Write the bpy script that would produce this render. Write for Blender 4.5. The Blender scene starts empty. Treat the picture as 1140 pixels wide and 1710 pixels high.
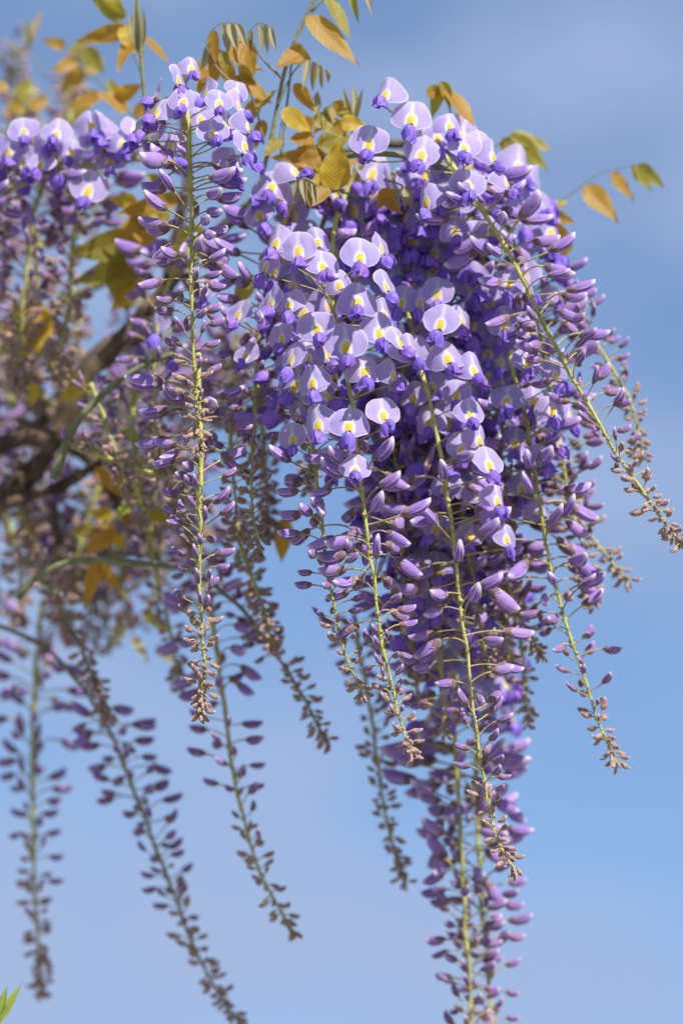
import bpy, math, random
from mathutils import Vector, Matrix, noise

random.seed(7)
SC = bpy.context.scene
COL = SC.collection
R = math.radians

# ------------------------------------------------------------------ camera
D = 2.0                       # metres from the lens to the sharp racemes
S = 0.6 / 1710.0              # metres per photograph pixel at that distance
PITCH = R(21)
CAMZ = 1.62
FWD = Vector((0, math.cos(PITCH), math.sin(PITCH)))
UP = Vector((0, -math.sin(PITCH), math.cos(PITCH)))
RIGHT = Vector((1, 0, 0))
CAMP = Vector((0, 0, CAMZ))
cam_data = bpy.data.cameras.new('camera')
cam = bpy.data.objects.new('camera', cam_data)
COL.objects.link(cam)
cam.location = CAMP
cam.rotation_euler = (R(90) + PITCH, 0, 0)
cam_data.sensor_fit = 'VERTICAL'
cam_data.sensor_height = 36
cam_data.sensor_width = 24
cam_data.lens = 36 * D / 0.6
cam_data.clip_start = 0.05
cam_data.clip_end = 5000
cam_data.dof.use_dof = True
cam_data.dof.focus_distance = D - 0.008
cam_data.dof.aperture_fstop = 3.3
cam_data.dof.aperture_blades = 9
SC.camera = cam

# ------------------------------------------------------------------ light
SUN_DIR = Vector((0.48, -0.80, 0.84)).normalized()     # towards the sun: over the photographer's right shoulder
sun_el = math.asin(SUN_DIR.z)
sun_az = math.atan2(SUN_DIR.x, SUN_DIR.y)
sd = bpy.data.lights.new('sun', 'SUN')
sd.energy = 5.0
sd.angle = R(0.5)
sd.color = (1.0, 0.95, 0.87)
sun = bpy.data.objects.new('sun', sd)
COL.objects.link(sun)
sun.location = (2, -2, 6)
sun.rotation_euler = SUN_DIR.to_track_quat('Z', 'Y').to_euler()

world = bpy.data.worlds.new('World')
SC.world = world
world.use_nodes = True
wt = world.node_tree
wt.nodes.clear()
w_out = wt.nodes.new('ShaderNodeOutputWorld')
w_bg = wt.nodes.new('ShaderNodeBackground')
w_sky = wt.nodes.new('ShaderNodeTexSky')
w_sky.sky_type = 'NISHITA'
w_sky.sun_disc = False
w_sky.sun_elevation = sun_el
w_sky.sun_rotation = sun_az
w_sky.altitude = 900
w_sky.air_density = 1.0
w_sky.dust_density = 0.2
w_sky.ozone_density = 2.0
w_tc = wt.nodes.new('ShaderNodeTexCoord')
w_no = wt.nodes.new('ShaderNodeTexNoise')
w_no.inputs['Scale'].default_value = 10.0
w_no.inputs['Detail'].default_value = 3.0
w_no.inputs['Roughness'].default_value = 0.45
w_mp = wt.nodes.new('ShaderNodeMapping')
w_mp.inputs['Location'].default_value = (0.35, 0.2, 0.62)
w_mp.inputs['Scale'].default_value = (0.8, 0.8, 1.35)
w_rg = wt.nodes.new('ShaderNodeMapRange')
w_rg.interpolation_type = 'SMOOTHSTEP'
w_rg.inputs['From Min'].default_value = 0.38
w_rg.inputs['From Max'].default_value = 0.68
w_rg.inputs['To Min'].default_value = 0.28
w_rg.inputs['To Max'].default_value = 1.0
w_mix = wt.nodes.new('ShaderNodeMix')
w_mix.data_type = 'RGBA'
w_mix.inputs['B'].default_value = (2.35, 3.05, 4.65, 1)
w_hs = wt.nodes.new('ShaderNodeHueSaturation')
w_hs.inputs['Saturation'].default_value = 1.15
w_hs.inputs['Value'].default_value = 1.0
wt.links.new(w_tc.outputs['Generated'], w_mp.inputs['Vector'])
wt.links.new(w_mp.outputs['Vector'], w_no.inputs['Vector'])
wt.links.new(w_no.outputs['Fac'], w_rg.inputs['Value'])
wt.links.new(w_rg.outputs['Result'], w_mix.inputs['Factor'])
wt.links.new(w_sky.outputs['Color'], w_hs.inputs['Color'])
wt.links.new(w_hs.outputs['Color'], w_mix.inputs['A'])
wt.links.new(w_mix.outputs['Result'], w_bg.inputs['Color'])
w_bg.inputs['Strength'].default_value = 0.102
wt.links.new(w_bg.outputs['Background'], w_out.inputs['Surface'])

SC.view_settings.view_transform = 'Standard'
SC.view_settings.look = 'None'
SC.view_settings.exposure = 0.66
SC.view_settings.gamma = 1.0
SC.view_settings.use_curve_mapping = False
SC.render.engine = 'CYCLES'
SC.cycles.max_bounces = 6
SC.cycles.diffuse_bounces = 3
SC.cycles.transmission_bounces = 6


# ------------------------------------------------------------------ helpers
def P(px, py, dz=0.0):
    """A point of the place seen at photograph pixel px, py, dz metres behind the sharp racemes."""
    dep = D + dz + 0.30 * math.tan(PITCH) * (855 - py) * S
    k = S / D * dep
    return CAMP + RIGHT * ((px - 570) * k) + UP * ((855 - py) * k) + FWD * dep


def lerp(a, b, t):
    return a + (b - a) * t


def pw(t, pts):
    if t <= pts[0][0]:
        return pts[0][1]
    for (a, va), (b, vb) in zip(pts, pts[1:]):
        if t <= b:
            return lerp(va, vb, (t - a) / (b - a))
    return pts[-1][1]


def smooth_path(pts, step=0.004):
    """Catmull-Rom through 3-D points, resampled evenly."""
    q = [pts[0] * 2 - pts[1]] + list(pts) + [pts[-1] * 2 - pts[-2]]
    out = []
    for i in range(1, len(q) - 2):
        p0, p1, p2, p3 = q[i - 1], q[i], q[i + 1], q[i + 2]
        n = max(2, int((p2 - p1).length / step))
        for k in range(n):
            t = k / n
            out.append(0.5 * ((2 * p1) + (p2 - p0) * t + (2 * p0 - 5 * p1 + 4 * p2 - p3) * t * t
                              + (3 * p1 - p0 - 3 * p2 + p3) * t ** 3))
    out.append(pts[-1].copy())
    return out


def mesh_from(name, verts, faces, mats, smooth=True, uv=None, attr=None, fmat=None):
    me = bpy.data.meshes.new(name)
    me.from_pydata([tuple(v) for v in verts], [], faces)
    for m in mats:
        me.materials.append(m)
    if fmat:
        me.polygons.foreach_set('material_index', fmat)
    if smooth:
        me.polygons.foreach_set('use_smooth', [True] * len(me.polygons))
    if uv:
        lay = me.uv_layers.new(name='UVMap')
        for li, l in enumerate(me.loops):
            lay.data[li].uv = uv[l.vertex_index]
    if attr:
        for an, vals in attr.items():
            a = me.attributes.new(an, 'FLOAT', 'POINT')
            a.data.foreach_set('value', vals)
    me.update()
    return me


def link(name, me, parent=None, mw=None):
    o = bpy.data.objects.new(name, me)
    COL.objects.link(o)
    if parent is not None:
        o.parent = parent
    if mw is not None:
        o.matrix_basis = mw
    return o


def tag(o, label, cat, group=None):
    o['label'] = label
    o['category'] = cat
    if group:
        o['group'] = group
    return o


def thing(name, label, cat, loc, group=None):
    o = bpy.data.objects.new(name, None)
    o.empty_display_size = 0.02
    COL.objects.link(o)
    o.location = loc
    return tag(o, label, cat, group)


def tube(path, rad, segs=6, cap=True):
    """Verts and faces of a tube along 3-D points; rad is a function of 0..1 (or a list)."""
    V, F = [], []
    n = len(path)
    ref = Vector((0.31, 0.87, 0.21))
    for i, p in enumerate(path):
        t = (path[min(i + 1, n - 1)] - path[max(i - 1, 0)]).normalized()
        a = t.cross(ref)
        if a.length < 1e-4:
            a = t.cross(Vector((1, 0, 0)))
        a.normalize()
        b = t.cross(a)
        r = rad(i / (n - 1)) if callable(rad) else rad[i]
        for k in range(segs):
            an = 2 * math.pi * k / segs
            V.append(p + (a * math.cos(an) + b * math.sin(an)) * r)
    for i in range(n - 1):
        for k in range(segs):
            k2 = (k + 1) % segs
            F.append((i * segs + k, i * segs + k2, (i + 1) * segs + k2, (i + 1) * segs + k))
    if cap:
        F.append(tuple(range(segs - 1, -1, -1)))
        F.append(tuple((n - 1) * segs + k for k in range(segs)))
    return V, F


# ------------------------------------------------------------------ materials
class NT:
    def __init__(self, name):
        self.m = bpy.data.materials.new(name)
        self.m.use_nodes = True
        self.t = self.m.node_tree
        self.t.nodes.clear()

    def n(self, typ, **kw):
        nd = self.t.nodes.new(typ)
        for k, v in kw.items():
            setattr(nd, k, v)
        return nd

    def put(self, sock, v):
        if isinstance(v, bpy.types.NodeSocket):
            self.t.links.new(v, sock)
        elif isinstance(v, (tuple, list)) and len(v) == 3 and sock.type == 'RGBA':
            sock.default_value = (*v, 1)
        else:
            sock.default_value = v

    def math(self, op, a, b=None, clamp=False):
        nd = self.n('ShaderNodeMath', operation=op, use_clamp=clamp)
        self.put(nd.inputs[0], a)
        if b is not None:
            self.put(nd.inputs[1], b)
        return nd.outputs[0]

    def ss(self, x, lo, hi, a=0.0, b=1.0):
        nd = self.n('ShaderNodeMapRange', interpolation_type='SMOOTHSTEP')
        self.put(nd.inputs['Value'], x)
        nd.inputs['From Min'].default_value = lo
        nd.inputs['From Max'].default_value = hi
        nd.inputs['To Min'].default_value = a
        nd.inputs['To Max'].default_value = b
        return nd.outputs['Result']

    def mix(self, f, a, b, mode='MIX'):
        nd = self.n('ShaderNodeMix', data_type='RGBA', blend_type=mode)
        self.put(nd.inputs['Factor'], f)
        self.put(nd.inputs['A'], a)
        self.put(nd.inputs['B'], b)
        return nd.outputs['Result']

    def noise(self, scale, detail=2.0, vec=None, rough=0.5):
        nd = self.n('ShaderNodeTexNoise')
        nd.inputs['Scale'].default_value = scale
        nd.inputs['Detail'].default_value = detail
        nd.inputs['Roughness'].default_value = rough
        if vec is None:
            vec = self.n('ShaderNodeTexCoord').outputs['Object']
        self.t.links.new(vec, nd.inputs['Vector'])
        return nd.outputs['Fac']

    def attr(self, name):
        return self.n('ShaderNodeAttribute', attribute_name=name).outputs['Fac']

    def rand(self):
        return self.n('ShaderNodeObjectInfo').outputs['Random']

    def uv(self):
        sp = self.n('ShaderNodeSeparateXYZ')
        self.t.links.new(self.n('ShaderNodeUVMap').outputs['UV'], sp.inputs[0])
        return sp.outputs['X'], sp.outputs['Y']

    def hsv(self, col, h=0.5, s=1.0, v=1.0):
        nd = self.n('ShaderNodeHueSaturation')
        self.put(nd.inputs['Hue'], h)
        self.put(nd.inputs['Saturation'], s)
        self.put(nd.inputs['Value'], v)
        self.put(nd.inputs['Color'], col)
        return nd.outputs['Color']

    def finish(self, col, rough=0.55, trans=0.0, tcol=None, sheen=0.0, spec=0.35, bump=None, bstr=0.3, bdist=0.001):
        pb = self.n('ShaderNodeBsdfPrincipled')
        self.put(pb.inputs['Base Color'], col)
        self.put(pb.inputs['Roughness'], rough)
        pb.inputs['Specular IOR Level'].default_value = spec
        if sheen:
            pb.inputs['Sheen Weight'].default_value = sheen
            pb.inputs['Sheen Roughness'].default_value = 0.4
            pb.inputs['Sheen Tint'].default_value = (1, 0.96, 0.98, 1)
        nrm = None
        if bump is not None:
            bn = self.n('ShaderNodeBump')
            bn.inputs['Strength'].default_value = bstr
            bn.inputs['Distance'].default_value = bdist
            self.t.links.new(bump, bn.inputs['Height'])
            nrm = bn.outputs['Normal']
            self.t.links.new(nrm, pb.inputs['Normal'])
        out = self.n('ShaderNodeOutputMaterial')
        if trans:
            tr = self.n('ShaderNodeBsdfTranslucent')
            self.put(tr.inputs['Color'], tcol if tcol is not None else col)
            if nrm is not None:
                self.t.links.new(nrm, tr.inputs['Normal'])
            mx = self.n('ShaderNodeMixShader')
            mx.inputs[0].default_value = trans
            self.t.links.new(pb.outputs[0], mx.inputs[1])
            self.t.links.new(tr.outputs[0], mx.inputs[2])
            self.t.links.new(mx.outputs[0], out.inputs['Surface'])
        else:
            self.t.links.new(pb.outputs[0], out.inputs['Surface'])
        return self.m


def m_banner():
    t = NT('banner_petal')
    u, v = t.uv()                    # u -1..1 across, v 0..1 from claw to apex
    rim = t.attr('rim')
    rnd = t.rand()
    lil = t.mix(rnd, (0.43, 0.37, 0.70), (0.54, 0.43, 0.72))
    # deeper violet towards the claw sides, paler towards the apex
    lil = t.mix(t.ss(v, 0.0, 0.42, 0.45, 0.0), lil, (0.27, 0.20, 0.70))
    lil = t.mix(t.ss(v, 0.55, 1.0, 0.0, 0.35), lil, (0.68, 0.66, 0.84))
    nz = t.noise(420, 3)
    # fine veins fanning out of the claw
    ang = t.math('ARCTAN2', u, t.math('ADD', v, 0.12))
    vein = t.math('SINE', t.math('ADD', t.math('MULTIPLY', ang, 46.0), t.math('MULTIPLY', nz, 5.0)))
    lil = t.mix(t.ss(vein, 0.2, 1.0, 0.0, 0.22), lil, (0.27, 0.20, 0.60))
    au = t.math('ABSOLUTE', u)
    streak = t.math('MULTIPLY', t.ss(t.math('DIVIDE', au, t.math('SUBTRACT', 0.40, t.math('MULTIPLY', v, 0.32))), 0.1, 1.0, 1.0, 0.0), t.ss(v, 0.30, 0.5))
    lil = t.mix(t.math('MULTIPLY', streak, 0.6), lil, (0.80, 0.80, 0.84))
    mid = t.math('MULTIPLY', t.ss(au, 0.0, 0.022, 1.0, 0.0), t.ss(v, 0.5, 0.6))
    lil = t.mix(t.math('MULTIPLY', mid, 0.35), lil, (0.45, 0.46, 0.45))

    def ell(cx, cv, rx, rv):
        a = t.math('POWER', t.math('DIVIDE', t.math('SUBTRACT', au, cx), rx), 2.0)
        b = t.math('POWER', t.math('DIVIDE', t.math('SUBTRACT', v, cv), rv), 2.0)
        return t.math('ADD', t.math('ADD', a, b), t.math('MULTIPLY', t.math('SUBTRACT', nz, 0.5), 0.9))
    lil = t.mix(t.ss(ell(0.0, 0.31, 0.36, 0.31), 0.55, 1.1, 0.95, 0.0), lil, (0.82, 0.80, 0.80))
    lil = t.mix(t.ss(ell(0.07, 0.34, 0.13, 0.175), 0.6, 1.05, 1.0, 0.0), lil, (0.88, 0.64, 0.07))
    lil = t.mix(t.ss(ell(0.0, 0.26, 0.05, 0.12), 0.5, 1.1, 0.4, 0.0), lil, (0.50, 0.28, 0.05))
    lil = t.mix(t.ss(rim, 0.90, 1.0, 0.0, 0.75), lil, (0.80, 0.76, 0.86))
    return t.finish(lil, rough=0.6, trans=0.5, sheen=0.25, spec=0.25, bump=t.noise(260, 2), bstr=0.25)


def m_wing(name, ca, cb, tr):
    t = NT(name)
    u, v = t.uv()
    c = t.mix(t.rand(), ca, cb)
    nz = t.noise(380, 3)
    c = t.mix(t.ss(u, 0.0, 0.35, 0.5, 0.0), c, (0.52, 0.44, 0.74))
    c = t.mix(t.ss(nz, 0.5, 0.75, 0.0, 0.3), c, (0.34, 0.22, 0.78))
    return t.finish(c, rough=0.5, trans=tr, sheen=0.12, spec=0.35, bump=nz, bstr=0.35)


def m_bud(name, body, body2, belly, tip, sheen):
    t = NT(name)
    u, v = t.uv()                    # u along the bud, v 0..1 round it (0.5 = top ridge)
    c = t.mix(t.rand(), body, body2)
    nz = t.noise(300, 3)
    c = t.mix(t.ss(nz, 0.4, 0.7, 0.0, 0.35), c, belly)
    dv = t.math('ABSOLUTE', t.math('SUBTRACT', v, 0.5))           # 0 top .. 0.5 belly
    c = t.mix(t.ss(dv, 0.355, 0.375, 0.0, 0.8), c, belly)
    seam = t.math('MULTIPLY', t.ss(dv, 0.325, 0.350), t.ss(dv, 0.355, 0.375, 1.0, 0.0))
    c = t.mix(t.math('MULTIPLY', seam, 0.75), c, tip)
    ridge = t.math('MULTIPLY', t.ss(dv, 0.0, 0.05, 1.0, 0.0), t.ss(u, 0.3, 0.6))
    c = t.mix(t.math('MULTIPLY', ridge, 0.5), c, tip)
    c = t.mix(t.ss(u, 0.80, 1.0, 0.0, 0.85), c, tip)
    return t.finish(c, rough=0.68, trans=0.25, sheen=sheen + .1, spec=0.2, bump=t.noise(1400, 2), bstr=0.25, bdist=0.0004)


def m_calyx(name, a, b, rimc):
    t = NT(name)
    u, v = t.uv()
    c = t.mix(t.rand(), a, b)
    c = t.mix(t.ss(t.noise(500, 3), 0.42, 0.68, 0.0, 0.5), c, (0.10, 0.055, 0.06))
    c = t.mix(t.ss(u, 0.0, 0.35, 0.6, 0.0), c, (0.26, 0.23, 0.07))
    c = t.mix(t.ss(u, 0.85, 1.0, 0.0, 0.8), c, rimc)
    return t.finish(c, rough=0.7, sheen=0.5, spec=0.2, trans=0.08)


def m_stem(name, a, b, tr=0.0, sheen=0.25):
    t = NT(name)
    c = t.mix(t.rand(), a, b)
    nz = t.noise(160, 4)
    c = t.mix(t.ss(nz, 0.45, 0.7, 0.0, 0.6), c, tuple(x * 0.5 for x in a))
    c = t.mix(t.ss(t.noise(900, 2), 0.55, 0.7, 0.0, 0.4), c, (0.45, 0.43, 0.25))
    return t.finish(c, rough=0.6, sheen=sheen, spec=0.3, trans=tr, bump=nz, bstr=0.3)


def m_leaf(name, a, b, tcol, edge):
    t = NT(name)
    u, v = t.uv()                    # u along, v -1..1 across
    rim = t.attr('rim')
    c = t.mix(t.rand(), a, b)
    nz = t.noise(60, 4)
    c = t.mix(t.ss(nz, 0.4, 0.7, 0.0, 0.5), c, tuple(x * 0.6 for x in a))
    av = t.math('ABSOLUTE', v)
    vn = t.math('SINE', t.math('MULTIPLY', t.math('SUBTRACT', u, t.math('MULTIPLY', av, 0.22)), 75.0))
    c = t.mix(t.ss(av, 0.25, 0.95, 0.0, 0.6), c, (min(1, a[0] * 1.15), a[1] * 1.55, a[2] * 1.3))
    veins = t.ss(vn, 0.82, 1.0, 0.0, 0.35)
    c = t.mix(veins, c, edge)
    c = t.mix(t.ss(av, 0.0, 0.06, 0.6, 0.0), c, edge)
    c = t.mix(t.ss(rim, 0.9, 1.0, 0.0, 0.6), c, edge)
    tc = t.mix(veins, tcol, tuple(x * 0.7 for x in tcol))
    tc = t.mix(t.ss(nz, 0.4, 0.7, 0.0, 0.4), tc, tuple(x * 0.7 for x in tcol))
    return t.finish(c, rough=0.5, trans=0.5, tcol=tc, sheen=0.25, spec=0.35, bump=vn, bstr=0.12, bdist=0.0006)


def m_bark():
    t = NT('bark')
    tc = t.n('ShaderNodeTexCoord').outputs['Object']
    a = t.noise(55, 6, tc, 0.65)
    b = t.noise(9, 3, tc)
    c = t.mix(t.ss(a, 0.35, 0.68), (0.04, 0.027, 0.02), (0.17, 0.12, 0.085))
    c = t.mix(t.ss(b, 0.5, 0.7, 0.0, 0.5), c, (0.10, 0.105, 0.05))
    return t.finish(c, rough=0.9, spec=0.15, bump=a, bstr=0.9, bdist=0.004)


def m_ground():
    t = NT('pale_fill_ground')  # unseen ground; pale gravel tone invented to bounce fill light into the flowers
    tc = t.n('ShaderNodeTexCoord').outputs['Object']
    c = t.mix(t.ss(t.noise(0.35, 5, tc), 0.35, 0.65), (0.33, 0.30, 0.255), (0.27, 0.245, 0.205))
    c = t.mix(t.ss(t.noise(22, 5, tc), 0.4, 0.7, 0.0, 0.5), c, (0.15, 0.13, 0.105))
    return t.finish(c, rough=0.95, spec=0.1, bump=t.noise(30, 5, tc), bstr=0.8, bdist=0.03)


M_BANNER = m_banner()
M_WING = m_wing('wing_petal', (0.25, 0.165, 0.71), (0.34, 0.17, 0.67), 0.4)
M_KEEL = m_wing('keel_petal', (0.13, 0.05, 0.42), (0.17, 0.06, 0.45), 0.15)
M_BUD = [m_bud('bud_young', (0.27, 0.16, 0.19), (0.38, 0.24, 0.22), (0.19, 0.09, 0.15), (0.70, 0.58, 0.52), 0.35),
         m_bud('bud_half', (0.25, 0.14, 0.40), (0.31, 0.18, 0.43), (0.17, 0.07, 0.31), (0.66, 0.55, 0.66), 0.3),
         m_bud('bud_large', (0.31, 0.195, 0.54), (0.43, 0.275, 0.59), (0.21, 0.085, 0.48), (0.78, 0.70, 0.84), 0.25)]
M_CALYX = [m_calyx('calyx_young', (0.36, 0.24, 0.16), (0.42, 0.25, 0.20), (0.72, 0.62, 0.50)),
           m_calyx('calyx_mature', (0.16, 0.085, 0.15), (0.23, 0.13, 0.16), (0.60, 0.50, 0.52))]
M_PED = m_stem('pedicel', (0.46, 0.40, 0.15), (0.40, 0.32, 0.15), 0.15)
M_STEM = m_stem('raceme_stem', (0.36, 0.38, 0.08), (0.42, 0.41, 0.12))
M_SHOOT = m_stem('green_shoot', (0.15, 0.17, 0.07), (0.17, 0.17, 0.09))
M_LEAF = {
    'amber': m_leaf('leaf_amber', (0.33, 0.175, 0.028), (0.36, 0.22, 0.03), (0.80, 0.40, 0.03), (0.42, 0.33, 0.14)),
    'gold': m_leaf('leaf_gold', (0.45, 0.28, 0.025), (0.48, 0.34, 0.025), (0.9, 0.58, 0.03), (0.50, 0.40, 0.12)),
    'olive': m_leaf('leaf_olive', (0.24, 0.20, 0.035), (0.28, 0.21, 0.035), (0.62, 0.50, 0.04), (0.40, 0.36, 0.16)),
    'silky': m_leaf('leaf_silky', (0.36, 0.33, 0.20), (0.40, 0.33, 0.21), (0.45, 0.38, 0.16), (0.58, 0.55, 0.40)),
    'green': m_leaf('leaf_green', (0.30, 0.36, 0.06), (0.34, 0.38, 0.08), (0.55, 0.60, 0.08), (0.50, 0.50, 0.25)),
}
M_BARK = m_bark()
M_GROUND = m_ground()

# ------------------------------------------------------------------ ground
gv, gf = [], []
GN = 40
for i in range(GN + 1):
    for j in range(GN + 1):
        x = (i / GN * 2 - 1)
        y = (j / GN * 2 - 1)
        x = math.copysign(abs(x) ** 2.2, x) * 2500
        y = math.copysign(abs(y) ** 2.2, y) * 2500
        gv.append((x, y, -0.02 + 0.04 * noise.noise(Vector((x * .3, y * .3, 0)))))
for i in range(GN):
    for j in range(GN):
        a = i * (GN + 1) + j
        gf.append((a, a + GN + 1, a + GN + 2, a + 1))
ground = link('ground', mesh_from('ground', gv, gf, [M_GROUND]))
ground['kind'] = 'structure'
ground['label'] = 'unseen ground far below the hanging flowers, made pale to bounce fill light'


# ------------------------------------------------------------------ bud units
def bud_unit(s, rng):
    """Bud of stage s (0 = crowded tip, 1 = about to open) on its stalk; origin on the raceme stem,
    +X outwards, +Z up. Returns (petal, calyx, pedicel) pieces as (V, F, UV)."""
    lb = pw(s, [(0, 15), (.12, 18), (.25, 24), (.5, 33), (.8, 46), (1, 55)]) * S * rng.uniform(.9, 1.12)
    hb = pw(s, [(0, 6.5), (.12, 8), (.25, 10), (.5, 13.5), (.8, 19), (1, 23)]) * S * rng.uniform(.92, 1.1)
    lp = pw(s, [(0, 5), (.12, 10), (.25, 20), (.5, 36), (.8, 52), (1, 60)]) * S * rng.uniform(.7, 1.25)
    eb = R(pw(s, [(0, -58), (.06, -40), (.12, -8), (.25, 22), (.5, 12), (.75, -6), (1, -16)]) + rng.gauss(0, 17))
    ep = R(pw(s, [(0, -20), (.12, 15), (.25, 34), (.5, 26), (.8, 14), (1, 10)]) + rng.gauss(0, 15))
    yaw = rng.gauss(0, .32)
    # pedicel: starts at elevation ep and bends towards eb
    pts = [Vector((-0.0012, 0, 0))]
    n = 5
    p = Vector((0, 0, 0))
    pts.append(p.copy())
    for i in range(n):
        t = (i + .5) / n
        e = lerp(ep + R(12), lerp(ep, eb, .9), t ** 1.3)
        y = yaw * t
        p = p + Vector((math.cos(e) * math.cos(y), math.cos(e) * math.sin(y), math.sin(e))) * (lp / n)
        pts.append(p.copy())
    rp = pw(s, [(0, .9), (.3, 1.1), (1, 1.65)]) * S
    pv, pf = tube(pts, lambda t: rp * (1.2 + .9 * max(0, 1 - t * 5) - .32 * math.sin(math.pi * min(1, t * 1.1))), 5)
    ped = (pv, pf, [(0, 0)] * len(pv))
    # body
    ax = Vector((math.cos(eb) * math.cos(yaw), math.cos(eb) * math.sin(yaw), math.sin(eb)))
    side = Vector((-math.sin(yaw), math.cos(yaw), 0))
    roll = rng.gauss(0, .25)
    upv = ax.cross(side) * -1
    if upv.z < 0:
        upv = -upv
    side, upv = side * math.cos(roll) + upv * math.sin(roll), upv * math.cos(roll) - side * math.sin(roll)
    bend = rng.uniform(-.05, .16) * lb
    prof = [(0, .30), (.08, .52), (.2, .74), (.36, .93), (.52, 1.0), (.68, .95), (.8, .80), (.9, .58), (.965, .38), (1, .12)]
    segs = 10
    V, F, UV = [], [], []
    for t, r in prof:
        c = p + ax * (t * lb) + upv * (bend * (t * t - .6 * t) + hb * .42 * (1 - pw(t, prof)) * (1 if t > .5 else .25))
        for k in range(segs):
            a = 2 * math.pi * (k + .5) / segs            # 0 = belly, pi = top ridge
            v = (k + .5) / segs
            hz, hx = -math.cos(a), math.sin(a)
            rr = r * hb * .5
            if hz > .8:
                rr *= 1.10
            dv = abs(v - .5)
            w = .70 if dv < .36 else .56                 # the folded banner stands proud of the petals inside
            V.append(c + upv * (hz * rr) + side * (hx * rr * w))
            UV.append((t, v))
    for i in range(len(prof) - 1):
        for k in range(segs):
            k2 = (k + 1) % segs
            F.append((i * segs + k, i * segs + k2, (i + 1) * segs + k2, (i + 1) * segs + k))
    F.append(tuple((len(prof) - 1) * segs + k for k in range(segs)))
    body = (V, F, UV)
    # calyx cup with teeth
    cov = pw(s, [(0, .72), (.25, .58), (.5, .44), (1, .33)])
    CV, CF, CU = [], [], []
    cs = 10
    stations = [0, .25, .55, .8, 1.0]
    for q in stations:
        for k in range(cs):
            a = 2 * math.pi * (k + .5) / cs
            hz, hx = -math.cos(a), math.sin(a)
            tooth = (1.0 if k % 2 == 0 else .72) * (1.12 if hz < 0 else .9)
            t = q * cov * (tooth if q > .7 else 1.0)
            r = pw(t, prof) * hb * .5 * 1.06 + .3 * S
            if q == 0:
                r = rp * 1.25
            c = p + ax * (t * lb - .012 * lb) + upv * (bend * (t * t - .6 * t) + hb * .42 * (1 - pw(t, prof)) * (1 if t > .5 else .25))
            CV.append(c + upv * (hz * r * 1.02) + side * (hx * r * .76))
            CU.append((q, k / cs))
    for i in range(len(stations) - 1):
        for k in range(cs):
            k2 = (k + 1) % cs
            CF.append((i * cs + k, i * cs + k2, (i + 1) * cs + k2, (i + 1) * cs + k))
    return body, (CV, CF, CU), ped


BUDS = []          # [stage][variant] = dict of meshes
NST, NVAR = 13, 5
for i in range(NST):
    s = i / (NST - 1)
    row = []
    for v in range(NVAR):
        rng = random.Random(100 * i + v)
        b, c, p = bud_unit(s, rng)
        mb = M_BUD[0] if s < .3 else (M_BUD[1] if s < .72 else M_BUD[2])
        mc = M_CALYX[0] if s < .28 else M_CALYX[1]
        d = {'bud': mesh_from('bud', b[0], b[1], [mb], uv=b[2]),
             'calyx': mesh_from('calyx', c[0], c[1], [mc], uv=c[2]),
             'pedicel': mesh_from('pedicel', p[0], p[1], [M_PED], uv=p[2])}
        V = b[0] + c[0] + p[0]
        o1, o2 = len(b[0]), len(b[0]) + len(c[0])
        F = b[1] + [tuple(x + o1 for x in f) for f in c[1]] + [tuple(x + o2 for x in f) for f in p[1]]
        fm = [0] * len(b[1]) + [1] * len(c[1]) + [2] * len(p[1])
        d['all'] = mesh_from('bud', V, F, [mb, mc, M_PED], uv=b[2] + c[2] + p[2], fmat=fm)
        row.append(d)
    BUDS.append(row)


# ------------------------------------------------------------------ flower units
FW = 66 * S                    # banner width and height


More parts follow.
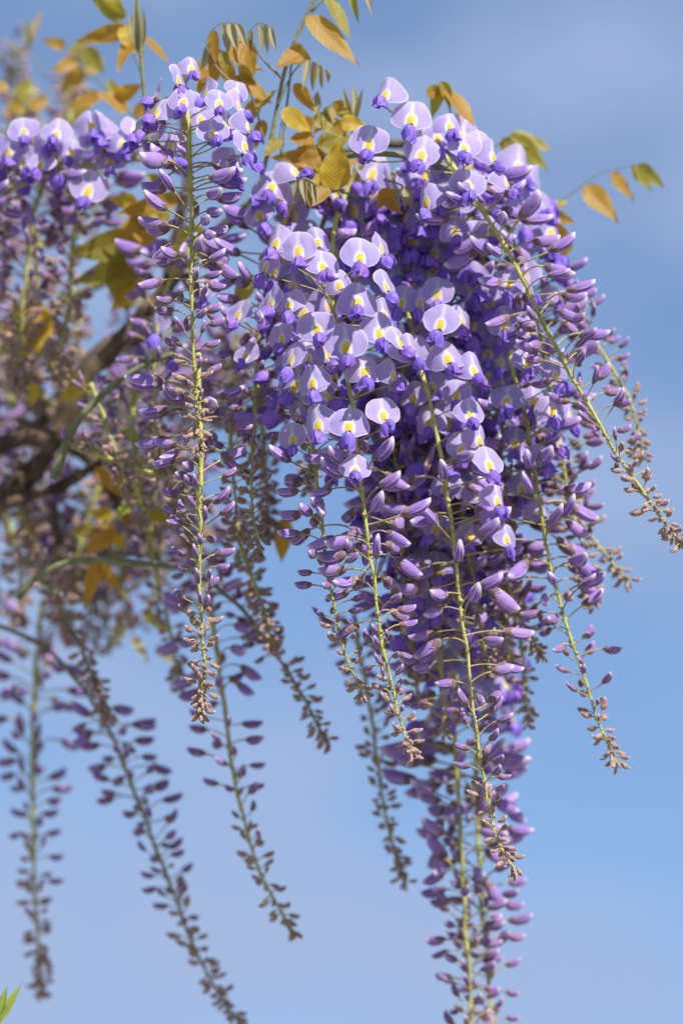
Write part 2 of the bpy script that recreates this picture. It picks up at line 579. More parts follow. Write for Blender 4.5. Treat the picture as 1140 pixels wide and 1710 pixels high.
def banner_mesh(rng):
    rings, segs = 7, 32
    sweep = rng.choice([rng.uniform(.02, .2), rng.uniform(.02, .2), rng.uniform(.25, .5)])
    lobe = rng.uniform(.02, .16)
    twist = rng.uniform(-.12, .12)
    back = rng.uniform(.03, .24)
    cup = rng.uniform(-.02, .07)
    asym = rng.uniform(-.12, .12)
    ph = rng.uniform(0, 6.28)
    pointy = rng.uniform(.0, .05)
    V, UV, RIM = [], [], []
    wid = rng.uniform(.92, 1.05)

    def pt(rho, th):
        r = .5 * (1 + pointy * math.exp(-((abs(th) - math.pi) / .3) ** 2) - .10 * math.exp(-(th / .5) ** 2)
                  + .022 * math.sin(5 * th + ph) + .014 * math.sin(3 * th - ph)) * rho
        x = math.sin(th) * r * wid
        z = .5 - math.cos(th) * r
        x *= (1.0 + .14 * math.cos(2 * (z - .42)) - .10)
        u = x * 2
        vv = z
        dx = -sweep * u * u * (1 + asym * u) - back * max(0, vv - .45) ** 2 * 2.0 + .05 * math.exp(-((vv - .25) / .16) ** 2 - (u / .22) ** 2)
        dx += -.02 * math.exp(-(u / .10) ** 2) * max(0, vv - .4) + cup * rho ** 4
        dx += .030 * math.sin(3 * th + ph) * rho ** 3 + .016 * math.sin(7 * th + 2 * ph) * rho ** 5 + .008 * math.sin(9 * u + ph) * math.sin(7 * vv) + .02 * math.exp(-(abs(u) - .42) ** 2 / .03) * (1 - abs(vv - .35))
        dx += lobe * rho ** 3 * max(0, .75 - vv) * min(1, abs(u) * 1.6) + twist * u * (vv - .4)
        dx -= .05 * rho ** 10 * (.5 + .5 * math.sin(2 * th + ph))
        return Vector((dx, x, z)) * FW, (u, vv)
    p, uvv = pt(0, 0)
    V.append(p); UV.append(uvv); RIM.append(0)
    for i in range(1, rings + 1):
        rho = (i / rings) ** .8
        if i == rings:
            rho = 1.0
        if i == rings - 1:
            rho = .95
        for k in range(segs):
            th = -math.pi + 2 * math.pi * k / segs
            p, uvv = pt(rho, th)
            V.append(p); UV.append(uvv); RIM.append(rho)
    F = []
    for k in range(segs):
        F.append((0, 1 + k, 1 + (k + 1) % segs))
    for i in range(rings - 1):
        a, b = 1 + i * segs, 1 + (i + 1) * segs
        for k in range(segs):
            k2 = (k + 1) % segs
            F.append((a + k, b + k, b + k2, a + k2))
    return mesh_from('flower', V, F, [M_BANNER], uv=UV, attr={'rim': RIM})


def wing_mesh(sgn, rng):
    """One wing petal: an obovate shell clasping the keel, hanging forward below the banner."""
    nu, nv = 8, 7
    dr = R(rng.uniform(36, 72))
    ln = rng.uniform(.48, .62) * FW
    ax = Vector((math.cos(dr), 0, -math.sin(dr)))
    upw = Vector((math.sin(dr), 0, math.cos(dr)))
    base = Vector((.03, 0, .07)) * FW
    spread = rng.uniform(.02, .26)
    fold = rng.uniform(.01, .035)
    rng_b = rng.uniform(.13, .20)
    pf = rng.uniform(0, 6)
    V, UV = [], []
    for i in range(nu + 1):
        u = i / nu
        half = .215 * FW * (math.sin(math.pi * min(1, (u * .93 + .055)) ** .85)) ** .7
        for j in range(nv + 1):
            v = j / nv * 2 - 1
            bulge = (1 - v * v) ** .5 if abs(v) < 1 else 0
            y = sgn * FW * (.015 + spread * u * max(0, -v + .2) + rng_b * bulge * math.sin(math.pi * min(1, u * .9 + .08)) ** .8
                            + fold * math.sin(9 * u + 5 * v + pf) + .02 * math.sin(14 * v + pf) * u)
            V.append(base + ax * (u * ln) + upw * (v * half + .05 * FW * math.sin(u * 2.4)) + Vector((0, y, 0)))
            UV.append((u, v))
    F = []
    for i in range(nu):
        for j in range(nv):
            a = i * (nv + 1) + j
            F.append((a, a + 1, a + nv + 2, a + nv + 1))
    return mesh_from('wing_petal', V, F, [M_WING], uv=UV)


def keel_mesh(rng):
    path, rad = [], []
    dr = R(rng.uniform(35, 50))
    for i in range(8):
        t = i / 7
        path.append(Vector((.03 + .46 * t * math.cos(dr), 0, .08 - .5 * t * math.sin(dr) - .06 * math.sin(3.14 * t))) * FW)
        rad.append(FW * .095 * (math.sin(math.pi * min(.97, t * .85 + .1)) ** .6))
    V, F = tube(path, rad, 8)
    V = [Vector((v.x, v.y * .7, v.z)) for v in V]
    return mesh_from('keel', V, F, [M_KEEL], uv=[((i // 8) / 7, 0) for i in range(len(V))])


def calyx_mesh():
    V, F, U = [], [], []
    cs = 10
    prof = [(-.15, .035), (-.13, .075), (-.07, .12), (0, .14), (.07, .135)]
    for i, (x, r) in enumerate(prof):
        for k in range(cs):
            a = 2 * math.pi * k / cs
            xx = x + (.05 if (k % 2 == 0 and i == 4) else 0)
            V.append(Vector((xx - .01, math.cos(a) * r * .9, .075 + math.sin(a) * r)) * FW)
            U.append((i / 4, k / cs))
    for i in range(len(prof) - 1):
        for k in range(cs):
            k2 = (k + 1) % cs
            F.append((i * cs + k, i * cs + k2, (i + 1) * cs + k2, (i + 1) * cs + k))
    return mesh_from('calyx', V, F, [M_CALYX[1]], uv=U)


FLOWERS = []
for v in range(16):
    rng = random.Random(900 + v)
    FLOWERS.append({'banner': banner_mesh(rng), 'wings': [wing_mesh(-1, rng), wing_mesh(1, rng)], 'keel': keel_mesh(rng)})
F_CALYX = calyx_mesh()
CAL_BACK = Vector((-.155, 0, .075)) * FW


def frame(loc, out, upish, sc):
    x = out.normalized()
    y = upish.cross(x).normalized()
    z = x.cross(y)
    return Matrix.Translation(loc) @ Matrix((x, y, z)).transposed().to_4x4() @ Matrix.Scale(sc, 4)


def add_flower(root, M, stem_pt, rng):
    """Flower with frame M (world); stalk runs back to stem_pt."""
    fl = rng.choice(FLOWERS)
    inv = Matrix.Translation(-root.location)
    f = link('flower', fl['banner'], root, inv @ M)
    for w in fl['wings']:
        link('wing_petal', w, f)
    link('keel', fl['keel'], f)
    link('calyx', F_CALYX, f)
    b = CAL_BACK
    a = M.inverted() @ stem_pt
    d = (b - a).length
    mid = (a * .45 + b * .55) + Vector((-.25, 0, .10)) * d * .5
    mid2 = b + Vector((-.22, 0, .03)) * d
    path = []
    for i in range(7):
        t = i / 6
        path.append(a * (1 - t) ** 3 + 3 * mid * t * (1 - t) ** 2 + 3 * mid2 * t * t * (1 - t) + b * t ** 3)
    V, F = tube(path, lambda t: 1.7 * S * (1.2 - .35 * math.sin(math.pi * t)), 5)
    link('pedicel', mesh_from('pedicel', V, F, [M_PED], uv=[(0, 0)] * len(V)), f)
    return f


# ------------------------------------------------------------------ racemes
GA = R(137.5)
GROUP = 'wisteria racemes hanging from the vine'


def raceme(label, pts, dz, lbud, seed, detail=False, dens=1.0, size=1.0, flowers=True, heroes=(), auto_flowers=True,
           fl_dens=1.0, stem_r=5.0, smax=1.0, fmin=0.0, front=0.35, stem_mat=None, up=0.0, ltop=0, name='flower_raceme'):
    """pts: (px, py[, extra dz]) from the top of the stem to its tip; lbud: length in px of the part in bud."""
    rng = random.Random(seed)
    size *= (D + dz) / D
    w = [P(p[0], p[1], dz + (p[2] if len(p) > 2 else 0)) for p in pts]
    path = smooth_path(w, 0.003)
    root = thing(name, label, 'flower cluster', path[0], GROUP)
    inv = Matrix.Translation(-root.location)
    L = [0.0]
    for a, b in zip(path, path[1:]):
        L.append(L[-1] + (b - a).length)
    tot = L[-1]
    # slight zigzag of the stem at the nodes
    wob = [p + Vector((noise.noise(p * 60 + Vector((seed, 0, 0))), noise.noise(p * 60 + Vector((0, seed, 9))), 0)) * .0014 for p in path]
    V, F = tube(wob, lambda t: size * S * (lerp(stem_r, stem_r * .34, t ** 1.3) * (1 + .10 * math.sin(t * 70 + seed))), 8)
    link('stem', mesh_from('stem', V, F, [stem_mat or M_STEM]), root, inv)

    def at(d):
        """Point, stem direction at distance d (m) from the tip."""
        x = tot - d
        for i in range(1, len(L)):
            if L[i] >= x:
                t = (x - L[i - 1]) / max(1e-9, L[i] - L[i - 1])
                return path[i - 1].lerp(path[i], t), (path[i] - path[i - 1]).normalized()
        return path[-1], (path[-1] - path[-2]).normalized()
    px = S * size
    d = 2.0
    az = rng.uniform(0, 6.28)
    while d * px < tot - 6 * px:
        u = d / lbud
        if u > 1 and (d < ltop or (auto_flowers and flowers and rng.random() < .2)):
            u = rng.uniform(.74, .98)
        p, tdir = at(d * px)
        az += GA + rng.gauss(0, .22)
        if u <= 1:
            s = smax * pw(u, [(0, 0), (.06, .05), (.14, .13), (.3, .30), (.55, .58), (.8, .86), (1, 1)])
            s = max(0, min(1, s + rng.gauss(0, .045)))
            row = BUDS[int(round(s * (NST - 1)))]
            un = rng.choice(row)
            if rng.random() > .08:
                # crowd the tip round the stem direction, hang freely above it
                upv = Vector((0, 0, 1)).lerp(-tdir, max(.35, up)).normalized()
                out = Vector((math.cos(az), math.sin(az), 0))
                out = (out - upv * out.dot(upv)).normalized()
                M = frame(p, out, upv, size * rng.uniform(.85, 1.12) * (rng.choice([1, 1, 1.2]) if s > .93 else 1))
                M = M @ Matrix.Rotation(rng.gauss(0, .12), 4, 'Y') @ Matrix.Rotation(rng.gauss(0, .15), 4, 'X')
                if detail:
                    b = link('bud', un['bud'], root, inv @ M)
                    link('calyx', un['calyx'], b)
                    link('pedicel', un['pedicel'], b)
                else:
                    link('bud', un['all'], root, inv @ M)
            d += pw(s, [(0, 1.15), (.1, 2.2), (.25, 4.6), (.5, 5.6), (1, 6.0)]) / dens * rng.uniform(.75, 1.25)
        else:
            if not (flowers and auto_flowers):
                break
            az2 = az
            dlt = math.atan2(math.sin(az2 + math.pi / 2), math.cos(az2 + math.pi / 2))
            az2 = -math.pi / 2 + dlt * (1 - front)
            sc = size * rng.uniform(.88, 1.06) * min(1, .80 + .3 * (u - 1) * 3)
            el = R(rng.gauss(3, 11))
            lpd = rng.uniform(44, 62) * px
            ped_out = Vector((math.cos(az2), math.sin(az2), rng.uniform(.05, .5))).normalized()
            yw = az2 + rng.gauss(0, .3)
            out = Vector((math.cos(yw) * math.cos(el), math.sin(yw) * math.cos(el), math.sin(el)))
            upv = Vector((rng.gauss(0, .2), rng.gauss(0, .2), 1))
            M = frame(p + ped_out * lpd, out, upv, sc)
            M = Matrix.Translation(-(M.to_3x3() @ CAL_BACK)) @ M
            add_flower(root, M, p, rng)
            d += rng.uniform(8.5, 12.5) / fl_dens
    for h in heroes:
        hx, hy, hw, yaw = h[:4]
        pit = h[4] if len(h) > 4 else rng.uniform(-4, 12)
        hd = h[5] if len(h) > 5 else 0.0
        sc = hw / 66.0
        yr, el = R(yaw), R(pit)
        out = Vector((math.sin(yr) * math.cos(el), -math.cos(yr) * math.cos(el), math.sin(el)))
        rl = rng.gauss(0, .17) + R(yaw) * .12
        yr += rng.gauss(0, .12)
        upv = Vector((-math.sin(rl), 0, math.cos(rl)))
        dzf = dz - .019 * math.cos(yr) + hd + rng.uniform(-.003, .003)
        M = frame(P(hx, hy, dzf), out, upv, sc)
        M = Matrix.Translation(-(M.to_3x3() @ Vector((0, 0, .5 * FW)))) @ M
        bp = M @ CAL_BACK
        best = min(range(len(path)), key=lambda i: (path[i] - bp - Vector((0, 0, -.004))).length)
        add_flower(root, M, path[best], rng)
    return root


# the two racemes on the left, one in front of the other
raceme('slender purple raceme left of centre, open flowers only at its top, brown tip halfway down',
       [(306, 120, .01), (313, 200), (320, 330), (321, 520), (326, 640), (334, 752)], -.012, 460, 11, detail=True, dens=.98, ltop=500,
       auto_flowers=False,
       heroes=[(307, 166, 55, -8), (366, 168, 46, 12), (355, 219, 54, 8), (398, 172, 50, 62), (408, 238, 52, 48), (298, 128, 48, 60),
               (262, 150, 44, -75), (345, 150, 44, -50), (395, 150, 46, 30, 5, .03), (240, 200, 48, -80), (272, 185, 50, -60, 0, .01), (415, 205, 50, 65), (385, 265, 50, 40, 0, .01), (225, 225, 48, -70, 0, .02), (262, 225, 46, -55, 0, .03), (335, 195, 50, 0, 0, .03), (425, 255, 48, 70, 0, .02), (320, 110, 44, 20, 10, .02), (264, 182, 52, -38), (232, 212, 50, -45, 0, .01), (286, 238, 48, -25, 0, .02), (378, 205, 50, 25, 0, .01), (395, 285, 48, 35, 0, .02)])
raceme('long slim raceme hanging behind the short brown tip, its bronze tip lowest left of centre',
       [(330, 590, .02), (332, 680, .01), (336, 800), (333, 940), (336, 1050), (341, 1120), (334, 1198)], .012, 560, 12,
       detail=True, dens=.95, flowers=False, smax=.88)
# centre
raceme('sharpest central raceme with the most lilac flowers showing yellow throats',
       [(610, 262, .06), (572, 330, .06), (553, 430, .03), (563, 560), (585, 660), (602, 810), (618, 930), (636, 1060), (662, 1180), (692, 1268)], 0, 420, 13,
       detail=True, dens=.84, ltop=520, auto_flowers=False, stem_r=4.8,
       heroes=[(462, 400, 56, -24), (498, 412, 60, -8), (538, 439, 58, 14), (601, 423, 64, 2), (636, 410, 50, 60, 0, .01), (643, 472, 50, 50),
               (597, 498, 70, 3), (483, 504, 54, -28), (527, 544, 64, -12), (577, 571, 71, 2), (632, 549, 62, 14),
               (686, 582, 54, 28), (665, 566, 52, 40), (608, 614, 64, 4), (657, 622, 50, 48), (521, 634, 54, -16), (487, 594, 54, -42),
               (530, 703, 62, -22), (583, 705, 69, 2), (639, 687, 60, 14), (593, 780, 58, 4, 18), (452, 500, 54, -45), (444, 440, 52, -50, 0, .01),
               (530, 400, 52, 10, 0, .03), (565, 470, 55, 10, 0, .03), (640, 520, 54, 30, 0, .03), (470, 560, 52, -40, 0, .02)])
raceme('thin raceme tucked at the left of the central one, its tip ending just above',
       [(560, 300, .07), (510, 480, .05), (512, 640, .02), (527, 780), (541, 910), (560, 1030), (580, 1100), (606, 1165)], .012, 430, 14, detail=True,
       dens=.72, size=.92, flowers=True, fl_dens=.75, front=.1)
# right of centre
raceme('right centre raceme hanging lowest of the sharp ones with curling tip',
       [(640, 262, .05), (655, 400, .06), (688, 560, .02), (722, 690), (750, 850), (768, 1000), (786, 1150), (805, 1290), (825, 1390), (862, 1458)], .030, 500, 15,
       detail=True, dens=.60, ltop=680, auto_flowers=False, stem_r=4.8,
       heroes=[(737, 534, 62, -4), (745, 592, 64, 2), (790, 612, 56, 22), (690, 580, 50, -14, 0, .02), (730, 486, 58, -8, 0, .02), (784, 688, 56, 12),
               (815, 770, 56, 24), (770, 530, 50, 25, 0, .02), (700, 500, 50, -30, 0, .02), (762, 655, 50, -10, 0, .02), (655, 640, 50, -20, 0, .04),
               (672, 500, 56, -20, 0, .03), (720, 640, 50, -25, 0, .04), (800, 730, 50, 35, 0, .01), (830, 830, 50, 35), (770, 745, 54, 0, 0, .02), (715, 700, 54, -15, 0, .03), (800, 820, 52, 10, 0, .03), (745, 810, 52, -10, 0, .04), (845, 895, 48, 30, 0, .02), (690, 660, 54, -20, 0, .03), (785, 890, 50, 5, 0, .04), (730, 880, 50, -15, 0, .05)])
raceme('right raceme with full mauve buds on its right side and sparse tip',
       [(770, 300, .04), (800, 420, .03), (840, 560), (874, 690), (898, 820), (915, 930), (940, 1030), (968, 1110), (1000, 1210), (1034, 1282)], .060, 420, 16,
       detail=True, dens=.72, ltop=610, auto_flowers=False, stem_r=4.8,
       heroes=[(846, 664, 62, -4), (842, 535, 60, -6), (880, 602, 58, 10), (922, 680, 56, 16), (850, 470, 54, 6), (926, 622, 54, 34),
               (800, 560, 54, -20, 0, .02), (885, 545, 52, 24, 0, .02), (810, 470, 54, -10, 0, .02), (890, 665, 50, 5, 0, .02), (815, 625, 52, -15, 0, .02),
               (880, 480, 50, 30, 0, .01), (930, 730, 46, 50), (860, 735, 54, 0, 0, .02), (905, 760, 50, 25, 0, .01), (870, 810, 50, 5, 0, .03), (835, 600, 54, -10, 0, .02), (950, 690, 48, 50, 0, .02), (900, 850, 46, 20, 0, .03)])
raceme('rightmost long raceme swinging out to the right edge of the frame',
       [(700, 200, .03), (750, 270, .01), (800, 345), (850, 425), (902, 530), (952, 625), (1012, 730), (1072, 822), (1140, 912)], .022, 600, 17,
       detail=True, dens=.80, ltop=720, auto_flowers=False, stem_r=4.8,
       heroes=[(645, 152, 58, -20, 14), (687, 192, 70, 0), (617, 235, 66, -8), (705, 252, 64, 4), (750, 206, 52, 15), (775, 242, 62, 4),
               (822, 256, 52, 44), (780, 305, 64, 4), (800, 238, 50, 20, 0, .02), (730, 225, 54, 10, 0, .02), (740, 330, 54, -15, 0, .02),
               (845, 300, 46, 55), (820, 380, 50, 20, 0, .03), (760, 380, 54, 0, 0, .03), (710, 330, 54, -40, -10)])
raceme('thin small budded raceme half hidden behind the rightmost long one',
       [(880, 440), (935, 505), (985, 565), (1030, 630), (1058, 690), (1072, 770)], .10, 560, 18, dens=.8, size=.85, flowers=False)

# the blossom mass behind
raceme('purple raceme between the left slim raceme and the central flowers',
       [(490, 330), (455, 430), (432, 560), (425, 700), (420, 830), (432, 930)], .055, 560, 21, dens=.95, fl_dens=.8, front=.5, smax=1,
       heroes=[(456, 306, 64, 4, 10), (430, 355, 56, -20), (340, 480, 54, -15, 0, .01), (400, 520, 50, -30), (412, 590, 48, -25)])
raceme('raceme of big dark purple buds behind the left slim raceme',
       [(330, 400), (290, 460), (268, 520), (258, 620), (262, 720), (275, 790)], .11, 470, 22, dens=.8, fl_dens=.6,
       heroes=[(262, 540, 54, -50), (300, 590, 50, -30)])
raceme('shaded full raceme straight behind the central flowers',
       [(630, 330), (630, 430), (640, 560), (655, 700), (668, 850), (680, 1000)], .085, 420, 23, dens=1, fl_dens=1.1, front=.5)
raceme('blossom filled raceme behind the right centre stem',
       [(700, 330), (720, 450), (735, 580), (752, 720), (775, 880), (800, 1030), (815, 1120)], .08, 260, 24, dens=1, fl_dens=1.2, front=.5)
raceme('blossom filled raceme below the topmost right flowers',
       [(720, 260), (755, 380), (790, 500), (820, 640), (838, 780), (850, 880)], .08, 240, 25, dens=1, fl_dens=1.15, front=.5)
raceme('pale flowered raceme just behind the left flowers of the central raceme',
       [(585, 330), (565, 380), (545, 440), (530, 560), (520, 700), (515, 820)], .08, 430, 26, dens=1, fl_dens=1.0, front=.5)
raceme('mauve raceme beside the right hand edge of the blossom mass',
       [(830, 330), (870, 450), (905, 580), (925, 700), (950, 830), (975, 930), (990, 1010)], .10, 470, 27, dens=1.2, fl_dens=1.0, front=.4)
raceme('lower violet raceme glowing behind the right centre stem buds',
       [(690, 640), (705, 800), (722, 950), (735, 1100), (742, 1230)], .10, 120, 29, dens=1, fl_dens=1.25, front=.5)
raceme('dim purple raceme low behind the central stem tips',
       [(640, 650), (655, 800), (675, 950), (690, 1090), (700, 1180)], .12, 190, 30, dens=1, fl_dens=1.1, front=.4)
raceme('blurred violet raceme filling the gap left of the right stem',
       [(800, 600), (825, 750), (835, 880), (842, 1000), (850, 1120)], .11, 240, 31, dens=1, fl_dens=1.1, front=.4)

# long blurred ones at the bottom
raceme('longest blurred raceme running out of the bottom edge with pinkish purple buds',
       [(735, 760), (748, 1000), (758, 1200), (768, 1390), (778, 1560), (790, 1740), (800, 1900)], .17, 620, 32, dens=.95, size=1.02, smax=1, fl_dens=1.1,
       front=.3, stem_r=5)
raceme('blurred raceme with lilac buds just right of the longest one at the bottom',
       [(800, 900), (800, 1100), (795, 1290), (800, 1450), (812, 1600), (824, 1760), (835, 1900)], .19, 680, 33, dens=.85, size=1.0, smax=1, fl_dens=.9, front=.2)
raceme('faint greyish small budded raceme below the central tips',
       [(590, 1040), (612, 1150), (628, 1260), (645, 1370), (676, 1480)], .20, 640, 34, dens=.75, size=.85, flowers=False, smax=.62)
raceme('purple budded raceme below the left slim tip ending in empty sky',
       [(352, 1000), (372, 1160), (388, 1280), (415, 1400), (450, 1490), (494, 1562)], .17, 640, 35, dens=.62, flowers=False, smax=.95, size=.95)
raceme('brown budded raceme arching down right of the left slim tip',
       [(240, 942), (320, 955), (390, 1005), (440, 1065), (490, 1135), (522, 1195), (548, 1250)], .15, 420, 36, dens=.8, size=.88, flowers=False, smax=.5,
       stem_mat=M_SHOOT)
raceme('stubby raceme of crowded brown buds beside the arching one',
       [(390, 870), (415, 950), (440, 1020), (456, 1085)], .13, 420, 37, dens=1.3, size=1.0, flowers=False, smax=.42)
raceme('long dark raceme arching in from the left edge down to the bottom',
       [(-120, 1090), (-40, 1045), (40, 1062), (115, 1120), (180, 1215), (232, 1340), (282, 1470), (338, 1610), (410, 1725)], .23, 640, 38, dens=.85,
       size=.9, flowers=False, smax=.74, stem_r=5, stem_mat=M_SHOOT)
raceme('leftmost very blurred raceme hanging straight down near the left edge',
       [(72, 1000), (60, 1130), (54, 1280), (57, 1440), (64, 1560), (70, 1662)], .30, 640, 39, dens=.8, size=.95, flowers=False, smax=.8, stem_r=5)
raceme('brown tipped raceme curving above the long dark arching one',
       [(40, 930), (85, 985), (125, 1060), (155, 1130), (182, 1205)], .20, 560, 40, dens=1.1, size=.95, flowers=False, smax=.40, stem_mat=M_SHOOT)
raceme('short raceme tail with tiny buds under the right blossom mass',
       [(815, 880), (848, 980), (870, 1035), (905, 1098)], .09, 420, 41, dens=.95, size=.85, flowers=False, smax=.6)
raceme('tiny blurred raceme tip hanging below the right centre buds',
       [(850, 980), (868, 1080), (876, 1150), (882, 1212)], .14, 420, 42, dens=.6, size=.9, flowers=False, smax=.6)
raceme('small raceme tip poking out right of the full mauve buds',
       [(905, 760), (955, 850), (1000, 915), (1050, 975)], .11, 420, 43, dens=.8, size=.85, flowers=False, smax=.6)

# top left
raceme('sideways raceme at the left edge with pale flowers above and purple buds below',
       [(250, 262), (190, 272), (120, 283), (60, 300), (0, 325), (-60, 370)], .10, 40, 44, dens=.8, fl_dens=.5, front=.3,
       heroes=[(40, 216, 56, -10), (95, 219, 60, 0), (154, 204, 58, 4), (150, 312, 68, 0), (205, 235, 54, 10), (185, 262, 54, 0, 0, .01),
               (15, 250, 52, -20), (70, 270, 50, -5), (120, 250, 46, 5, 0, .02), (225, 215, 52, 30)])
raceme('raceme of fat purple buds drooping under the pale flowers at the left edge',
       [(90, 240), (70, 310), (55, 370), (45, 460), (35, 560), (30, 650)], .17, 430, 45, dens=1.3, size=1.1, smax=1, fl_dens=.5)
raceme('raceme of lilac buds hanging beside the fat purple ones at the left',
       [(170, 250), (140, 310), (128, 370), (118, 470), (108, 560), (100, 640)], .17, 430, 46, dens=1.2, size=1.1, smax=1, fl_dens=.5)
raceme('pinkish young raceme at the left edge above the amber leaf',
       [(70, 400), (60, 460), (75, 530), (100, 610)], .26, 460, 47, dens=1.4, size=1.2, flowers=False, smax=.55)
raceme('pinkish young raceme cut by the left edge below the amber leaf',
       [(-30, 500), (10, 560), (40, 620), (70, 690)], .28, 460, 48, dens=1.4, size=1.2, flowers=False, smax=.5)
raceme('very blurred pink upright raceme in the top left corner',
       [(120, 210), (115, 170), (125, 125), (140, 85)], .33, 300, 49, dens=1.1, size=1.1, flowers=False, smax=.5, up=.9)
raceme('blurred purple raceme crossing the sky below the thick branch',
       [(130, 820), (170, 880), (200, 950), (215, 1040)], .30, 330, 50, dens=.9, size=1.05, flowers=True, smax=.9, fl_dens=.6)
raceme('blurred raceme of pinkish purple buds at the left edge below the branch',
       [(-10, 830), (20, 890), (35, 960), (30, 1040)], .30, 420, 51, dens=1.1, size=1.1, flowers=True, smax=.8)
raceme('blurred lilac raceme at the left between branch and arching stems',
       [(90, 830), (85, 900), (95, 980), (110, 1060)], .36, 400, 52, dens=1, size=1.05, flowers=True, smax=.9)
raceme('shaded purple raceme behind the long slim raceme lower half',
       [(260, 800), (250, 880), (262, 960), (285, 1060), (300, 1150)], .22, 520, 53, dens=.8, size=1.0, flowers=False, smax=.9)
raceme('greenish young raceme spreading sideways right of the thick branch',
       [(120, 745), (180, 765), (240, 785), (300, 815), (350, 850)], .10, 460, 54, dens=.9, size=.9, flowers=False, smax=.5)
raceme('shaded raceme of mauve buds between slim raceme and central stem',
       [(380, 640), (385, 730), (392, 820), (400, 900)], .10, 330, 55, dens=.9, size=1.0, smax=.95, fl_dens=.6)
raceme('dense pinkish raceme at the left edge above the branch fork',
       [(10, 640), (30, 690), (60, 740), (100, 790)], .34, 420, 56, dens=1, size=1.0, flowers=False, smax=.6)
raceme('small purple raceme in front of the dark branch fork',
       [(150, 640), (175, 700), (195, 760), (215, 830)], .12, 420, 57, dens=.7, size=.9, flowers=False, smax=.75)


raceme('tan young raceme lying across the gnarled branch at the far left',
       [(30, 560), (80, 600), (120, 640), (150, 700)], .24, 420, 58, dens=1, size=1.0, flowers=False, smax=.45)
raceme('pink budded raceme hanging in front of the left edge sky gap',
       [(110, 470), (130, 530), (125, 590), (110, 650)], .30, 380, 59, dens=1, size=1.1, flowers=False, smax=.5)
raceme('purple raceme hanging just left of the long slim raceme middle',
       [(225, 640), (222, 720), (232, 800), (240, 880)], .16, 420, 60, dens=.8, size=1.0, flowers=False, smax=.85)
raceme('dark brownish raceme in the shadow under the branch fork',
       [(170, 800), (150, 860), (130, 930), (125, 1000)], .27, 420, 61, dens=1.1, size=1.0, flowers=False, smax=.55)
raceme('tangled mauve raceme at the left edge beside the dark straight branch',
       [(40, 770), (30, 830), (50, 890), (75, 940)], .24, 380, 62, dens=1.1, size=1.0, smax=.8, fl_dens=.6)
raceme('drab young raceme between the fork and the slim raceme lower half',
       [(250, 720), (275, 790), (300, 860), (330, 930)], .20, 460, 63, dens=1.1, size=1.0, flowers=False, smax=.5)
raceme('brown budded raceme squeezed between slim raceme and central stem',
       [(430, 640), (440, 730), (445, 820), (450, 900)], .16, 400, 64, dens=1.2, size=1.0, flowers=False, smax=.42)
raceme('rosy raceme cut by the left edge level with the pale flowers',
       [(20, 280), (10, 350), (0, 420), (5, 490)], .26, 330, 65, dens=.9, size=1.1, smax=.8, fl_dens=.6)
raceme('mauve raceme at the very top left behind the pale flowers',
       [(60, 150), (30, 200), (0, 240), (-30, 300)], .34, 250, 66, dens=.9, size=1.1, smax=.9, fl_dens=.6)


# the deep tangle of buds behind the branch on the left: too many and too blurred to count
def tangle(name, label, boxes, seed):
    rng = random.Random(seed)
    V, F, FM, UV = [], [], [], []
    mats = [M_BUD[0], M_CALYX[0], M_PED, M_BUD[1], M_CALYX[1], M_BUD[2], M_LEAF['olive'], M_LEAF['amber'], M_SHOOT]
    cache = {}

    def add(me, M):
        if me.name not in cache:
            cache[me.name] = ([v.co.copy() for v in me.vertices], [tuple(p.vertices) for p in me.polygons],
                              [mats.index(me.materials[p.material_index]) for p in me.polygons])
            uvd = [(0, 0)] * len(me.vertices)
            for l, d in zip(me.loops, me.uv_layers[0].data):
                uvd[l.vertex_index] = tuple(d.uv)
            cache[me.name] += (uvd,)
        v, f, fm, uvv = cache[me.name]
        o = len(V)
        V.extend([M @ c for c in v])
        F.extend([tuple(x + o for x in q) for q in f])
        FM.extend(fm)
        UV.extend(uvv)
    for (x0, x1, y0, y1, z0, z1, n, smx) in boxes:
        for _ in range(n):
            x, y, z = rng.uniform(x0, x1), rng.uniform(y0, y1), rng.uniform(z0, z1)
            ln = rng.uniform(110, 190)
            dx = rng.uniform(-60, 60)
            path = smooth_path([P(x, y, z), P(x + dx * .3, y + ln * .45, z + .01), P(x + dx, y + ln, z)], .006)
            tv, tf = tube(path, lambda t: 4.5 * S * (1 - .5 * t), 6)
            o = len(V)
            V.extend(tv); F.extend([tuple(q + o for q in f) for f in tf]); FM.extend([8] * len(tf)); UV.extend([(0, 0)] * len(tv))
            az = rng.uniform(0, 6)
            m = 34
            for k in range(m):
                t = k / m
                p = path[min(len(path) - 1, int(t * len(path)))]
                az += GA
                st = max(0, min(1, smx * (1 - t) + rng.gauss(0, .05)))
                un = rng.choice(BUDS[int(round(st * (NST - 1)))])
                add(un['all'], frame(p, Vector((math.cos(az), math.sin(az), rng.gauss(0, .2))), Vector((0, 0, 1)), 1.15))
    me = mesh_from(name, V, F, mats, uv=UV, fmat=FM)
    o = link(name, me)
    o['kind'] = 'stuff'
    o['label'] = label
    return o


tangle('bud_tangle', 'deep blurred tangle of pinkish and purple buds behind the left branch',
       [(-40, 230, 380, 640, .34, .52, 13, .45), (-40, 250, 620, 900, .30, .50, 20, .6), (-40, 160, 60, 260, .36, .5, 8, .22),
        (240, 420, 560, 860, .22, .40, 10, .7), (120, 330, 860, 960, .32, .45, 6, .7)], 5)


